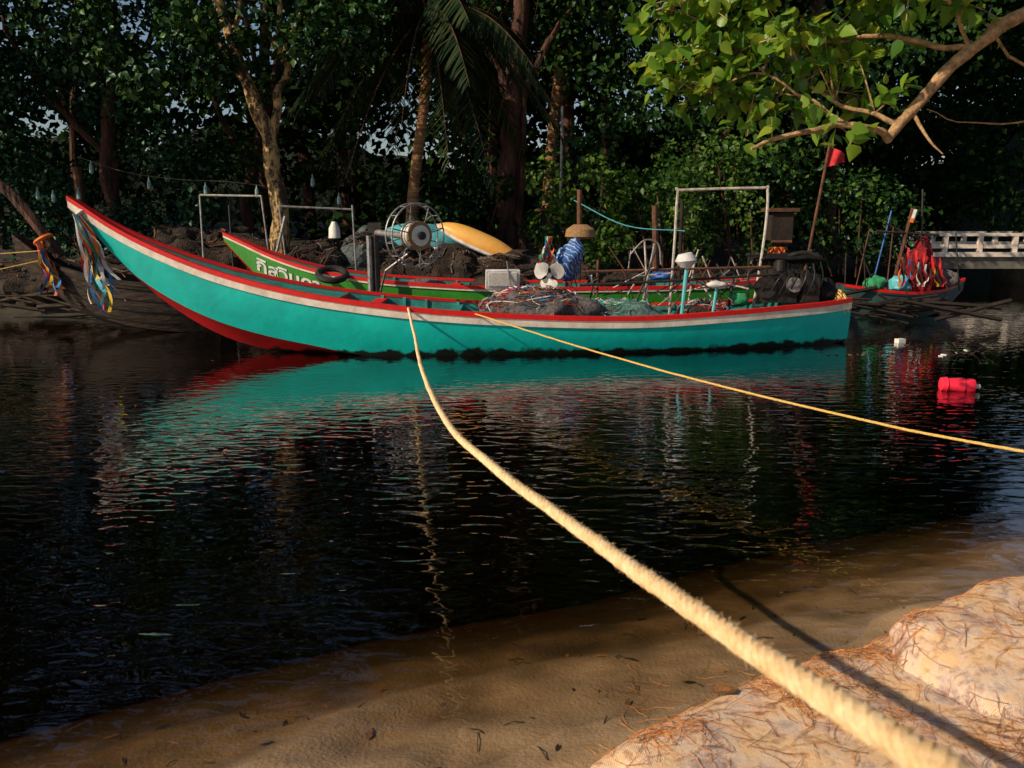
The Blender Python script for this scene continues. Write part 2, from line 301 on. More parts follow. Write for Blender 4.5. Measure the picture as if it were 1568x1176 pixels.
# ---------------------------------------------------------------- boats
def boat(name,tab,side,cap=RED,band=WHITE,bottom=REDB,inner=TEALIN,floor=.07,deck_to=None,ribs=True,thw=(),bandh=.10,caph=.045):
    E=empty(name); xs=np.linspace(tab[0][0],tab[-1][0],70)
    yc,wg,zg,wc,zc,zk=interp(xs,tab,[1,2,3,4,5,6]); wg=np.maximum(wg,.015); wc=np.maximum(wc,.01); zc=np.minimum(zc,zg-.1)
    mb=MB(); n=len(xs)
    def pt(i,s,t,off=0):
        w_=wg[i]+(wc[i]-wg[i])*t+.05*min(1,wg[i]*2)*math.sin(math.pi*min(t,1)); return (xs[i],yc[i]+s*(w_+off),zg[i]+(zc[i]-zg[i])*t)
    def strip(rows,m,flip=False):
        vs=[p for r in rows for p in r]; kk=len(rows[0]); fs=[]
        for i in range(len(rows)-1):
            for j in range(kk-1):
                f=[i*kk+j,i*kk+j+1,(i+1)*kk+j+1,(i+1)*kk+j]; fs.append(f[::-1] if flip else f)
        mb.add(vs,fs,m)
    for s in(-1,1):
        fl=s>0
        tt=np.linspace(0,1,6)
        strip([[pt(i,s,t) for t in tt] for i in range(n)],side,fl)
        strip([[pt(i,s,1),(xs[i],yc[i]+s*wc[i]*.5,zc[i]*.6+zk[i]*.4),(xs[i],yc[i],zk[i])] for i in range(n)],bottom,fl)
        def d(i,z): return min(z/max(zg[i]-zc[i],.05),.9)
        o=.022
        strip([[(xs[i],yc[i]+s*max(wg[i]-.06,0),zg[i]-.02),(xs[i],yc[i]+s*max(wg[i]-.055,0),zg[i]+.02),(xs[i],yc[i]+s*(wg[i]+o+.012),zg[i]+.02),pt(i,s,d(i,caph),o+.012)] for i in range(n)],cap,fl)
        strip([[pt(i,s,d(i,caph),o+.012),pt(i,s,d(i,caph),o),pt(i,s,d(i,caph+bandh),o),pt(i,s,d(i,caph+bandh),-.002)] for i in range(n)],band,fl)
        fz=np.maximum(floor,zc+.06)
        strip([[(xs[i],yc[i]+s*max(wg[i]-.045,0),zg[i]),(xs[i],yc[i]+s*max(wc[i]-.03,0),min(fz[i],zg[i]-.02)),(xs[i],yc[i],min(fz[i],zg[i]-.02))] for i in range(n)],inner,not fl)
    for i in(0,n-1):
        vs=[pt(i,-1,t) for t in(0,.5,1)]+[(xs[i],yc[i],zk[i])]+[pt(i,1,t) for t in(1,.5,0)]
        mb.add(vs,[list(range(7))],side)
    if deck_to is not None:
        ii=[i for i in range(n) if xs[i]<=deck_to]
        strip([[(xs[i],yc[i]-max(wg[i]-.04,0),zg[i]-.03),(xs[i],yc[i]+max(wg[i]-.04,0),zg[i]-.03)] for i in ii],inner)
        i=ii[-1]; mb.add([(xs[i],yc[i]-wg[i]+.04,zg[i]-.03),(xs[i],yc[i]+wg[i]-.04,zg[i]-.03),(xs[i],yc[i]+wc[i],floor),(xs[i],yc[i]-wc[i],floor)],[[0,1,2,3]],cap)
    mb.obj('hull',E)
    fit=MB()
    if ribs:
        for x in np.arange((deck_to or tab[0][0])+.3,tab[-1][0]-.3,.38):
            i=int(np.argmin(abs(xs-x)))
            for s in(-1,1):
                fit.tube([(xs[i],yc[i]+s*(wg[i]-.06),zg[i]-.01),(xs[i],yc[i]+s*(wc[i]-.02),max(floor,zc[i])+.02)],.028,inner,4)
    for x in thw:
        i=int(np.argmin(abs(xs-x))); fit.box((xs[i],yc[i],zg[i]-.07),(.16,2*wg[i]-.1,.035),cap if x==thw[0] else inner)
    if fit.v: fit.obj('ribs_and_thwarts',E)
    def surf(x,down,off=.012,s=-1):
        a=[float(q[0]) for q in interp(np.array([x]),tab,[1,2,3,4,5])]
        L=a[2]-a[4]; t=down/L; w_=a[1]+(a[3]-a[1])*t+.05*min(1,a[1]*2)*math.sin(math.pi*min(max(t,0),1))
        return (x,a[0]+s*(w_+off),a[2]-down)
    return E,surf
YC=lambda x:11.1+(x+5.95)*.1086
tt=[(-5.97,.02,2.15,.012,2.0,1.98),(-5.8,.05,2.04,.03,1.84,1.82),(-5.5,.10,1.83,.05,1.46,1.42),(-5.18,.15,1.645,.09,1.12,1.05),(-4.7,.24,1.42,.15,.78,.62),(-4.2,.33,1.225,.23,.53,.29),(-3.46,.46,1.01,.33,.29,.02),(-2.75,.57,.86,.42,.14,-.10),(-2.05,.66,.755,.5,.0,-.15),(-1.2,.73,.655,.56,-.06,-.17),(0,.79,.57,.6,-.08,-.18),(2,.79,.52,.6,-.08,-.18),(3,.7,.56,.52,-.06,-.15),(4,.5,.605,.36,-.03,-.1),(4.9,.26,.655,.17,0,-.05),(5.12,.19,.68,.13,.06,.0)]
tab=[(a[0],YC(a[0]))+a[1:] for a in tt]
B1,surf1=boat('longtail_fishing_boat',tab,TEAL,deck_to=-2.3,thw=(-1.9,-.9,1.3,2.2,3.1,3.8),band=WHITE)
gt=[(-4.78,13.55,.02,1.62,.012,1.5,1.48),(-4.5,13.56,.09,1.5,.05,1.2,1.15),(-4.0,13.58,.22,1.28,.15,.7,.6),(-3.3,13.6,.38,1.06,.28,.35,.2),(-2.5,13.63,.52,.92,.4,.1,-.05),(-1,13.68,.66,.80,.52,-.02,-.15),(1.5,13.75,.70,.76,.56,-.05,-.15),(3.5,13.85,.5,.8,.38,0,-.1),(4.6,13.9,.25,.88,.18,.1,-.02)]
B2,surf2=boat('longtail_fishing_boat',gt,GREEN,inner=TEALIN,deck_to=-2.4,thw=(-1,.5,2),bandh=.035,caph=.03)
try:
    cu=bpy.data.curves.new('lettering_c','FONT'); cu.body='กิสุวินดา'; cu.size=.34; cu.space_character=1.0; cu.offset=.008
    to=bpy.data.objects.new('tmp',cu); S.collection.objects.link(to); bpy.context.view_layer.update()
    dg=bpy.context.evaluated_depsgraph_get(); me=bpy.data.meshes.new_from_object(to.evaluated_get(dg))
    bpy.data.objects.remove(to)
    xs_=[v.co.x for v in me.vertices]; wd=max(xs_)-min(xs_)
    for v in me.vertices:
        x=-4.22+(v.co.x-min(xs_))/wd*1.08
        v.co=surf2(x,.34-v.co.y*.85,.014)
    o=bpy.data.objects.new('painted_lettering',me); S.collection.objects.link(o); o.parent=B2; me.materials.clear(); me.materials.append(WCLOTH)
except Exception as e: print('TEXT',e)
bt=[(-8.15,13.4,.06,1.6,.03,1.2,1.15),(-7.6,13.45,.2,1.2,.12,.7,.6),(-7.0,13.5,.36,.98,.26,.35,.2),(-6.2,13.6,.5,.84,.38,.1,0),(-5.3,13.8,.5,.78,.4,.0,-.1),(-4.95,13.9,.42,.78,.34,0,-.1)]
B3,surf3=boat('wooden_boat',bt,WOOD,cap=WOOD,band=DWOOD,bottom=DWOOD,inner=DWOOD,bandh=.05)
mb=MB()
for dn in(.28,.46,.64):
    pts=[surf3(x,dn*(1 if x>-7 else .8),.004) for x in np.linspace(-7.4,-5.1,16)]; mb.tube(pts,.008,BLACK,4)
mb.obj('plank_seams',B3)
mb=MB(); mb.tube(crom([(-8.75,13.3,2.75),(-8.15,13.35,2.3),(-7.75,13.38,1.75),(-7.45,13.42,1.25)],4),[.09]*13,BARKD,6); mb.obj('stem_post',B3)
mb=MB()
for i in range(16):
    mb.ribbon((-7.62+random.uniform(-.06,.06),13.15,1.5),(-7.42+random.uniform(-.12,.14),13.1+random.uniform(-.1,.1),random.uniform(.6,.95)),.05,[OCLOTH,YEL,RCLOTH,BCLOTH,OCLOTH][i%5],.05,ph=i)
mb.ring((-7.66,13.35,1.52),(-.5,0,.8),.13,.04,OCLOTH,seg=6); mb.obj('bow_ribbons',B3)
rt=[(6.3,15.5,.2,.62,.15,0,-.05),(7,15.6,.4,.52,.3,-.03,-.1),(8,15.8,.4,.48,.3,0,-.1),(8.6,16,.25,.55,.15,.15,.05),(9.0,16.1,.03,.68,.02,.5,.45)]
DK=mat('faded_dark_paint',(.03,.09,.07),(.02,.03,.05),scale=3)
B4,_=boat('longtail_fishing_boat',rt,DK,cap=RED,band=DK,thw=(7,),inner=DWOOD,caph=.03,bandh=.03)
mb=MB(); mb.blob((7.85,15.6,.9),(.32,.28,.42),REDNET,.7,4); mb.blob((8.45,15.8,.70),(.25,.2,.16),GNET,.6,4); mb.blob((7.45,15.5,.62),(.22,.2,.16),LBLUE,.5,4); mb.blob((7.0,15.6,.62),(.2,.2,.15),GCLOTH,.5,4)
for i in range(16): mb.ribbon((7.3+i*.05,15.2,1.15-.015*i+.1*(i%3)),(7.25+i*.06,15.15,.6),.045,[CLOTHS[i%7],DWOOD,RCLOTH][i%3],.04,ph=i,n=8)
mb.tube([(7.3,15.5,.5),(7.55,15.5,2.05)],.03,POSTW,6); mb.tube([(6.9,15.5,1.62),(8.1,15.5,1.55)],.025,WOOD,5); mb.tube([(7.1,15.5,1.75),(8.0,15.6,1.35)],.02,WOOD,5)
mb.tube([(7.56,15.5,1.85),(7.6,15.5,2.02)],.05,WCLOTH,6);mb.tube([(7.54,15.5,1.78),(7.56,15.5,1.86)],.055,OCLOTH,6); mb.tube([(6.95,15.6,.5),(7.2,15.6,2.0)],.016,BLUE,5); mb.tube([(7.9,15.6,.6),(7.75,15.6,2.4)],.018,DMETAL,5)
for i in range(12): mb.tube([(6.4+i*.2,15.5,.5),(6.3+i*.2+random.uniform(-.4,.4),15.5,random.uniform(.8,1.7))],.014,[DMETAL,POSTW,DWOOD][i%3],5)
mb.obj('nets_and_poles',B4)
# ------ fittings of the teal boat
mb=MB()
for i in range(22):
    a=random.uniform(-.07,.07)
    mb.ribbon((-5.84+a*.4,YC(-5.84)-.10,1.93),(-5.5+a*2.6,YC(-5.5)-.2+random.uniform(-.1,.1),random.uniform(.62,1.15)),random.uniform(.03,.06),[WCLOTH,BCLOTH,RCLOTH,WCLOTH,YEL,GCLOTH,WCLOTH,OCLOTH,LBLUE][i%9],.05,ph=i*1.7,n=18)
mb.ring((-5.82,YC(-5.82),1.93),(-.6,0,.75),.09,.03,WCLOTH); mb.obj('bow_ribbons',B1)
def netpile(name,c,r,m,par,nf=150,cols=None):
    mb=MB(); mb.blob(c,r,m,.35,2.5,nu=48,nv=24,flat=-.05)
    cols=cols or [GNET,WCLOTH,RCLOTH,BCLOTH,DMETAL,OCLOTH]
    for i in range(nf):
        th=random.uniform(0,6.28); q=random.uniform(.2,.95); th2=th+random.uniform(-1.4,1.4); q2=random.uniform(.3,1.05); pts=[]
        for k2 in range(9):
            t=k2/8; a=th+(th2-th)*t+.15*math.sin(t*12+i); rr=q+(q2-q)*t
            z=r[2]*math.sqrt(max(0,1-min(rr,1)**2))*1.06+.02+.03*math.sin(t*9+i)
            pts.append((c[0]+r[0]*rr*math.cos(a),c[1]+r[1]*rr*math.sin(a),c[2]+z))
        mb.tube(pts,random.uniform(.003,.007),cols[i%len(cols)],3,cap=False)
    return mb.obj(name,par)
netpile('net_pile',(.32,YC(.3)-.1,.48),(.84,.55,.38),GNET,B1,250,[GNET,WCLOTH,RCLOTH,GNET,BCLOTH,GNET,DMETAL,NET,OCLOTH])
netpile('net_pile_aft',(1.5,YC(1.5),.40),(.8,.45,.26),mat('green_net',(.12,.22,.2),(.03,.06,.06),scale=20,rough=.95,bump=1),B1,90,[LBLUE,WCLOTH,GNET,GCLOTH])
netpile('net_pile_stern',(2.9,YC(2.9),.40),(.45,.35,.24),NET,B1,50,[RCLOTH,WCLOTH,GNET,LBLUE])
# reel
E=empty('line_hauling_reel'); mb=MB()
c=Vector((-1.42,12.0,1.62)); ax=Vector((.66,-.75,0)).normalized()
a=Vector((0,0,1)); b=ax.cross(a)
for o in(-.08,.08):
    mb.ring(c+ax*o,ax,.46,.013,METAL,40,6); mb.ring(c+ax*o,ax,.2,.014,METAL,28,6)
for i in range(14):
    g=2*math.pi*i/14; d=a*math.cos(g)+b*math.sin(g); s=1 if i%2 else -1
    mb.tube([c+ax*.08*s+d*.05,c+ax*.12*s+d*.25,c+ax*.08*s+d*.46],.010,METAL,5)
    mb.tube([c-ax*.08+d*.46,c+ax*.08+d*.46],.008,METAL,5)
mb.obj('wheel_rims',E); mb=MB()
mb.tube([c-ax*.09,c+ax*.09],.17,WICK,18); mb.tube([c-ax*.13,c+ax*.13],.06,DMETAL,12); mb.tube([c+ax*.11,c+ax*.13],.21,WICK,24); mb.tube([c+ax*.13,c+ax*.15],.15,CREAM,24); mb.tube([c+ax*.15,c+ax*.19],.06,DMETAL,14)
for i in range(10): mb.ring(c+ax*(-.08+.018*i),ax,.172,.012,CREAM if i%3 else WICK,24,5)
mb.obj('drum',E); mb=MB()
mb.tube([c-ax*.1,c-ax*.5,c-ax*1.1+Vector((0,0,.03))],.05,METAL,10)
pb=c-ax*1.1
mb.tube([(pb.x,pb.y,.2),(pb.x,pb.y,1.78)],.06,DMETAL,8); mb.tube([(pb.x-.09,pb.y-.05,.2),(pb.x-.09,pb.y-.05,1.6)],.045,METAL,8)
mb.tube([(pb.x+.05,pb.y,.7),(-1.9,12.2,1.1),(-1.55,12.1,1.35)],.018,METAL,6); mb.box((pb.x,pb.y,1.72),(.2,.14,.16),DMETAL); mb.obj('shaft_and_post',E)
E.parent=B1
# engine and stern gear
mb=MB(); yc=YC(4.2)
mb.box((4.0,yc,.78),(.5,.34,.30),DMETAL,.1); mb.box((4.05,yc,1.02),(.34,.26,.2),DMETAL,.1); mb.box((4.45,yc,.84),(.26,.36,.42),DMETAL,.1)
mb.tube([(3.78,yc-.22,.86),(3.78,yc-.14,.86)],.16,DMETAL,18); mb.tube([(4.2,yc-.24,.9),(4.2,yc-.16,.9)],.11,METAL,16)
mb.tube(crom([(4.1,yc,1.1),(4.15,yc,1.3),(4.4,yc,1.36),(4.6,yc,1.3)],4),.035,DMETAL,8); mb.tube([(4.0,yc-.1,1.1),(4.0,yc-.1,1.26)],.07,DMETAL,10)
for i in range(7): mb.tube(crom([(3.7+i*.14,yc-.18,.75),(3.8+i*.13,yc-.3,1.0),(4.0+i*.1,yc-.1,1.05+.03*i)],4),.012,[BLACK,DMETAL,RUBBER][i%3],5)
for i in range(4): mb.tube([(3.62+i*.32,yc+.15,.6),(3.6+i*.32,yc+.15,1.32)],.018,DMETAL,6)
mb.tube([(3.55,yc+.15,1.32),(4.65,yc+.15,1.34)],.02,DMETAL,6)
mb.blob((4.2,yc+.15,1.28),(.5,.24,.07),BLACK,.5,4); mb.blob((4.72,YC(4.7),.76),(.18,.14,.18),BLACK,.5,4)
mb.tube([(3.9,12.0,1.05),(2.6,11.9,.98),(1.0,11.9,.90)],.022,DMETAL,6); mb.tube([(3.9,12.25,1.15),(1.1,12.2,1.08)],.02,POSTW,6)
mb.ring((3.62,12.0,1.0),(.3,-1,.2),.14,.02,DMETAL); mb.blob((3.42,YC(3.4),.68),(.15,.12,.12),GCLOTH,.3,4); mb.obj('longtail_engine',B1)
mb=MB()
for i in range(7): mb.ring((4.93+i*.018,YC(4.93),.50+i*.02),(1,.1,.35),.19+.014*(i%3),.014,YROPE,26,5)
mb.obj('stern_rope_coil',B1)
mb=MB(); x1,x2=2.46,3.80
mb.tube(crom([(x1-.04,12.35,.3),(x1,12.35,1.5),(x1+.02,12.35,2.24),(x1+.1,12.35,2.28),(x2-.1,12.35,2.31),(x2+.02,12.35,2.27),(x2,12.3,1.6),(x2-.15,12.2,.4)],6),.021,PIPE,7)
mb.tube([(x1,12.35,1.05),(x1-.55,12.3,1.0)],.014,PIPE,5); mb.obj('tube_frame',B1)
mb=MB()
for (x,y,z0,z1,r,m,lx) in [(2.48,11.75,.35,1.15,.028,LBLUE,.05),(2.92,11.7,.4,.90,.022,LBLUE,.05),(1.9,12.0,.3,1.5,.02,METAL,.2),(2.08,12.2,.4,1.55,.015,PIPE,-.1),(1.75,11.9,.4,1.4,.015,DMETAL,.35),(1.3,12.3,.4,1.25,.02,POSTW,0),(3.3,12.3,.4,1.2,.02,DMETAL,.1),(2.7,12.4,.4,1.3,.014,PIPE,.1)]:
    mb.tube([(x,y,z0),(x+lx,y,z1)],r,m,7)
mb.tube(crom([(1.75,12,1.35),(1.95,12,1.55),(2.15,12,1.5),(2.2,12,1.2)],5),.013,METAL,5)
for i in range(30):
    x=.9+i*.09; mb.tube([(x,12.1+random.uniform(-.3,.3),random.uniform(.55,.9)),(x+random.uniform(-.6,.6),12.1,random.uniform(.75,1.2))],random.uniform(.006,.014),[DMETAL,POSTW,METAL,DWOOD,PIPE][i%5],5)
mb.obj('poles',B1)
mb=MB()
for (x,y,z,h,r1,r2) in [(2.52,11.75,1.17,.2,.10,.16)]:
    mb.tube([(x,y,z),(x,y,z+h*.5),(x-.02,y,z+h)],[r1*.75,r2,r1],WCLOTH,12)
mb.blob((2.98,11.7,.93),(.14,.08,.05),WCLOTH,.4,6); mb.obj('lamp_shades',B1)
mb=MB(); mb.box((-.14,12.0,.98),(.50,.10,.28),WCLOTH,.15,.2); mb.box((-.14,11.945,.985),(.42,.02,.2),CREAM,.15,.2); mb.tube([(-.14,12,.85),(-.14,12.0,.5)],.02,DMETAL,6); mb.tube([(-.08,11.93,1.25),(-.02,11.93,.9)],.012,METAL,5)
mb.obj('flood_lamp',B1)
mb=MB(); c=Vector((.54,11.75,1.06))
for k2 in range(3):
    g=k2*2.094+.5; vs=[];fs=[]
    for i in range(8):
        t=i/7
        for j in range(6):
            h=(j/5-.5)*1.9*math.sin(math.pi*(.15+.75*t)); rr=.04+.19*t
            vs.append(c+Vector((rr*math.cos(g+h),-.04*h,rr*math.sin(g+h))))
    for i in range(7):
        for j in range(5): fs.append([i*6+j,i*6+j+1,(i+1)*6+j+1,(i+1)*6+j])
    mb.add(vs,fs,CREAM)
mb.tube([c+Vector((0,-.05,0)),c+Vector((0,.5,-.1))],.035,METAL,10); mb.obj('propeller',B1)
mb=MB(); mb.blob((.95,13.4,1.20),(.20,.17,.34),STRIPE,.35,4,nu=40,nv=26); mb.obj('striped_cloth_bundle',B2)
mb=MB()
for i in range(18): mb.ribbon((.58+random.uniform(-.04,.08),13.2,1.58),(.5+random.uniform(-.1,.2),13.15,random.uniform(.95,1.2)),.045,CLOTHS[i%8],.05,ph=i,n=9)
mb.obj('ribbons',B2)
mb=MB(); mb.blob((-.2,13.5,.75),(.5,.35,.15),NET,.4,3); mb.blob((-1.5,13.4,.78),(.3,.2,.10),GNET,.5,3); mb.ring((-2.9,13.05,.98),(.1,-.4,1),.22,.055,RUBBER,24,8)
mb.blob((1.9,13.6,.85),(.45,.3,.15),NET,.6,3); mb.blob((2.5,13.6,.9),(.22,.25,.10),BLUE,.6,3)
for i in range(30): mb.tube([(1.0+i*.1,13.5,.7),(1.0+i*.1+random.uniform(-.5,.5),13.5,random.uniform(.95,1.5))],random.uniform(.006,.013),[DMETAL,POSTW,METAL,WOOD,PIPE][i%5],5)
mb.obj('deck_gear',B2)
mb=MB(); mb.tube([(1.16,13.9,1.52),(1.16,13.9,1.56),(1.16,13.9,1.68),(1.16,13.9,1.76)],[.2,.26,.24,.12],WICK,16); mb.tube([(1.16,13.9,.8),(1.16,13.9,1.5)],.02,WOOD,6); mb.obj('wicker_basket',B2)
# ---------------------------------------------------------------- far bank stuff
def heap(name,blobs,m):
    mb=MB()
    for (x,y,z,a,b2,c2) in blobs:
        mb.blob((x,y,z),(a,b2,c2),m,.38,1.7,nu=72,nv=36,seed=x)
        for i in range(30):
            th=random.uniform(3.3,6.1); th2=th+random.uniform(-.9,.9); pts=[]
            e1=random.uniform(.3,1.2); e2=random.uniform(.2,1.3)
            for k2 in range(8):
                t=k2/7; A_=th+(th2-th)*t; e=e1+(e2-e1)*t+.06*math.sin(t*11+i)
                d=Vector((a*math.cos(A_)*math.cos(e),b2*math.sin(A_)*math.cos(e),c2*math.sin(e)))
                nn=noise.fractal(d*1.7+Vector((x+x,y,z)),1,2,4); pts.append(Vector((x,y,z))+d*(1.02+.38*nn))
            mb.tube(pts,random.uniform(.008,.02),[NET,WOOD,GNET,POSTW][i%4],4,cap=False)
    return mb.obj(name)
heap('fishing_net_heap',[(-6.3,16.6,.8,1.7,.9,.85),(-7.6,16.3,.6,1.3,.8,.6),(-9,16,.6,1.4,.8,.45)],NET)
heap('fishing_net_heap',[(-2.4,16.1,.7,1.5,.8,.65),(-.9,16.0,.65,1.5,.8,.62),(.6,16.1,.6,1.1,.8,.45),(-3.6,16.1,.75,1,.7,.75)],NET)
heap('tarp_covered_gear',[(-2.9,15.9,1.25,.42,.4,.40)],mat('grey_green_tarp',(.08,.10,.10),(.02,.03,.03),scale=5,rough=.6,bump=1,bscale=8,bdist=.1))
def upturned(name,c,L,W,H,rot,tilt,m,m2,roll=0):
    mb=MB(); vs=[];fs=[];nu=28;nv=12;cr,sr=math.cos(rot),math.sin(rot)
    for i in range(nu+1):
        t=i/nu*2-1; w_=W*(1-abs(t)**2.4)**.8+.005; h=H*(1-abs(t)**3)+.01
        for j in range(nv+1):
            a=math.pi*j/nv; y=-w_*math.cos(a); z=h*math.sin(a)**.8
            y,z=y*math.cos(roll)-z*math.sin(roll),y*math.sin(roll)+z*math.cos(roll)
            x=t*L; z2=z+tilt*x; vs.append((c[0]+x*cr-y*sr,c[1]+x*sr+y*cr,c[2]+z2))
    for i in range(nu):
        for j in range(nv): fs.append([i*(nv+1)+j,i*(nv+1)+j+1,(i+1)*(nv+1)+j+1,(i+1)*(nv+1)+j])
    mb.add(vs,fs,m)
    mb.tube([vs[i*(nv+1)] for i in range(nu+1)],.035,m2,6)
    return mb.obj(name)
upturned('upturned_kayak',(-1.75,16.5,1.38),1.05,.36,.36,.05,-.06,LBLUE,WCLOTH,.3)
upturned('upturned_kayak',(-.60,16.0,1.36),.88,.26,.22,-.1,-.42,ORANGE,WCLOTH,.45)
def post(name,pts,r,m): mb=MB(); mb.tube(pts,r,m,8); return mb.obj(name)
post('wooden_post',[(1.33,16,.5),(1.31,16,2.4)],.05,POSTW); post('wooden_post',[(2.85,16,.5),(2.78,16,2.1)],.06,POSTW)
post('wooden_post',[(-8.6,16.5,.5),(-8.65,16.5,2.85)],.08,POSTW); post('wooden_post',[(3.35,16.2,.5),(3.35,16.2,2.2)],.04,DWOOD)
post('metal_pole',[(1.05,18,.7),(1.07,18,4.2)],.03,METAL)
mb=MB(); mb.box((5.35,16.4,1.7),(.42,.4,.55),DWOOD); mb.box((5.35,16.4,2.02),(.6,.55,.07),POSTW); mb.tube([(5.35,16.4,.5),(5.35,16.4,1.45)],.06,DWOOD); mb.tube([(5.15,16.2,1.4),(5.55,16.2,1.4)],.03,POSTW); mb.obj('spirit_house',smooth=False)
mb=MB(); mb.box((.75,17.6,1.75),(.3,.3,.5),DWOOD); mb.box((.75,17.6,2.03),(.45,.42,.06),POSTW); mb.tube([(.75,17.6,.6),(.75,17.6,1.5)],.05,DWOOD); mb.obj('spirit_house',smooth=False)
E=empty('flag_on_pole'); mb=MB(); mb.tube([(4.72,13.2,.6),(5.02,13.2,3.02)],.022,POSTW,7); mb.obj('pole',E)
mb=MB(); vs=[];fs=[]
for i in range(9):
    for j in range(6):
        t=i/8; s_=j/5; hh=.34*(1-.65*t); vs.append((5.0+.28*t,13.2+.04*math.sin(t*7+s_*2),3.0-.04*t-(hh*s_)-.10*t))
for i in range(8):
    for j in range(5): fs.append([i*6+j,i*6+j+1,(i+1)*6+j+1,(i+1)*6+j])
mb.add(vs,fs,RCLOTH); mb.obj('red_flag',E)
mb=MB()
for i in range(8): mb.ribbon((4.1+i*.03,12.9,1.32+.1),(4.0+i*.05,12.9,1.2+.03*(i%3)),.05,OCLOTH,.04,n=6,ph=i)
mb.tube([(4.1,12.9,1.4),(4.12,12.9,.7)],.012,DMETAL,5); mb.obj('orange_ribbon_marker')
E=empty('drying_rack'); mb=MB()
Y=15.2
mb.tube([(-5.75,Y,2.28),(-4.62,Y,2.26)],.018,PIPE,6); mb.tube([(-5.75,Y,2.28),(-5.78,Y,.6)],.018,METAL,6); mb.tube([(-4.62,Y,2.26),(-4.5,Y,.6)],.018,METAL,6)
mb.tube([(-4.3,Y,2.08),(-2.95,Y,2.02)],.018,METAL,6); mb.tube([(-4.3,Y,2.08),(-4.2,Y,.6)],.018,METAL,6); mb.tube([(-2.95,Y,2.1),(-2.92,Y,.6)],.018,METAL,6); mb.tube([(-4.2,Y,1.9),(-4.5,Y,.9)],.03,METAL,6); mb.tube([(-5.4,Y+.5,2.1),(-5.4,Y+.5,.6)],.018,DMETAL,6)
mb.obj('poles',E)
mb=MB(); mb.tube([(-3.3,Y,1.5),(-3.3,Y,1.68),(-3.3,Y,1.8)],[.11,.10,.04],CREAM,10); mb.tube([(-3.3,Y,1.8),(-3.3,Y,2.05)],.006,DMETAL,4); mb.obj('bucket',E)
E=empty('hanging_lights'); mb=MB()
pts=crom([(-8.6,16.5,3.05),(-7.6,16.3,2.75),(-6.5,16.1,2.6),(-5.5,16,2.55),(-4.6,16,2.45)],5); mb.tube(pts,.008,DMETAL,4)
mb.obj('wire',E); mb=MB()
for x,z in[(-8.2,2.95),(-6.0,2.55),(-7.1,2.65),(-5.0,2.5),(-9.3,2.45),(-9.0,2.4),(-8.5,2.45),(-3.9,2.7),(-3.4,2.35)]:
    mb.tube([(x,16.2,z),(x,16.2,z-.05),(x,16.2,z-.1),(x,16.2,z-.22),(x,16.2,z-.25)],[.012,.015,.04,.045,.015],GLASS,8)
for x,z in[(-9.3,2.45),(-9.0,2.4),(-8.5,2.45),(-3.9,2.7),(-3.4,2.35)]: mb.tube([(x,16.2,z),(x,16.2,z+.6)],.004,DMETAL,3)
mb.obj('bulbs',E)
mb=MB(); mb.tube(crom([(1.2,16,2.2),(2.2,15.8,1.72),(3.3,15.6,1.62)],6),.011,LBLUE,5); mb.obj('blue_line')
mb=MB(); mb.tube(crom([(-9.5,12.6,1.35),(-8.5,12.9,1.3),(-7.6,13.1,1.35)],6),.010,YROPE,5); mb.tube(crom([(-9.6,12.2,.9),(-8.5,12.7,1.0),(-7.6,13.1,1.2)],6),.010,YROPE,5); mb.obj('mooring_line')
mb=MB()
for i in range(46):
    x=random.uniform(-10,-5.5) if i%2 else random.uniform(4.8,7.5); y=random.uniform(14.0,15.4); L=random.uniform(.6,2)
    mb.tube([(x,y,.05+random.random()*.5),(x+L,y+random.uniform(-.3,.3),.05+random.random()*.6)],random.uniform(.015,.05),[DWOOD,WOOD][i%2],5)
mb.obj('driftwood_pile')
# ---------------------------------------------------------------- bridge
E=empty('concrete_bridge'); mb=MB(); mb.box((18,23,.68),(15,2.6,.32),CONC); mb.box((18,21.66,.90),(15,.10,.12),WHITE)
for x in(11.2,14.5,18,22): mb.box((x,23,-.6),(.45,2.2,2.26),CONC)
mb.obj('deck_and_piers',E,False); mb=MB()
for yy in(21.72,24.2):
    mb.box((18,yy,1.42),(15,.12,.08),WHITE); mb.box((18,yy,1.11),(15,.06,.10),WHITE)
    for i in range(17): mb.box((10.6+i*.93,yy,1.17),(.12,.10,.42),WHITE)
mb.obj('railing',E,False)
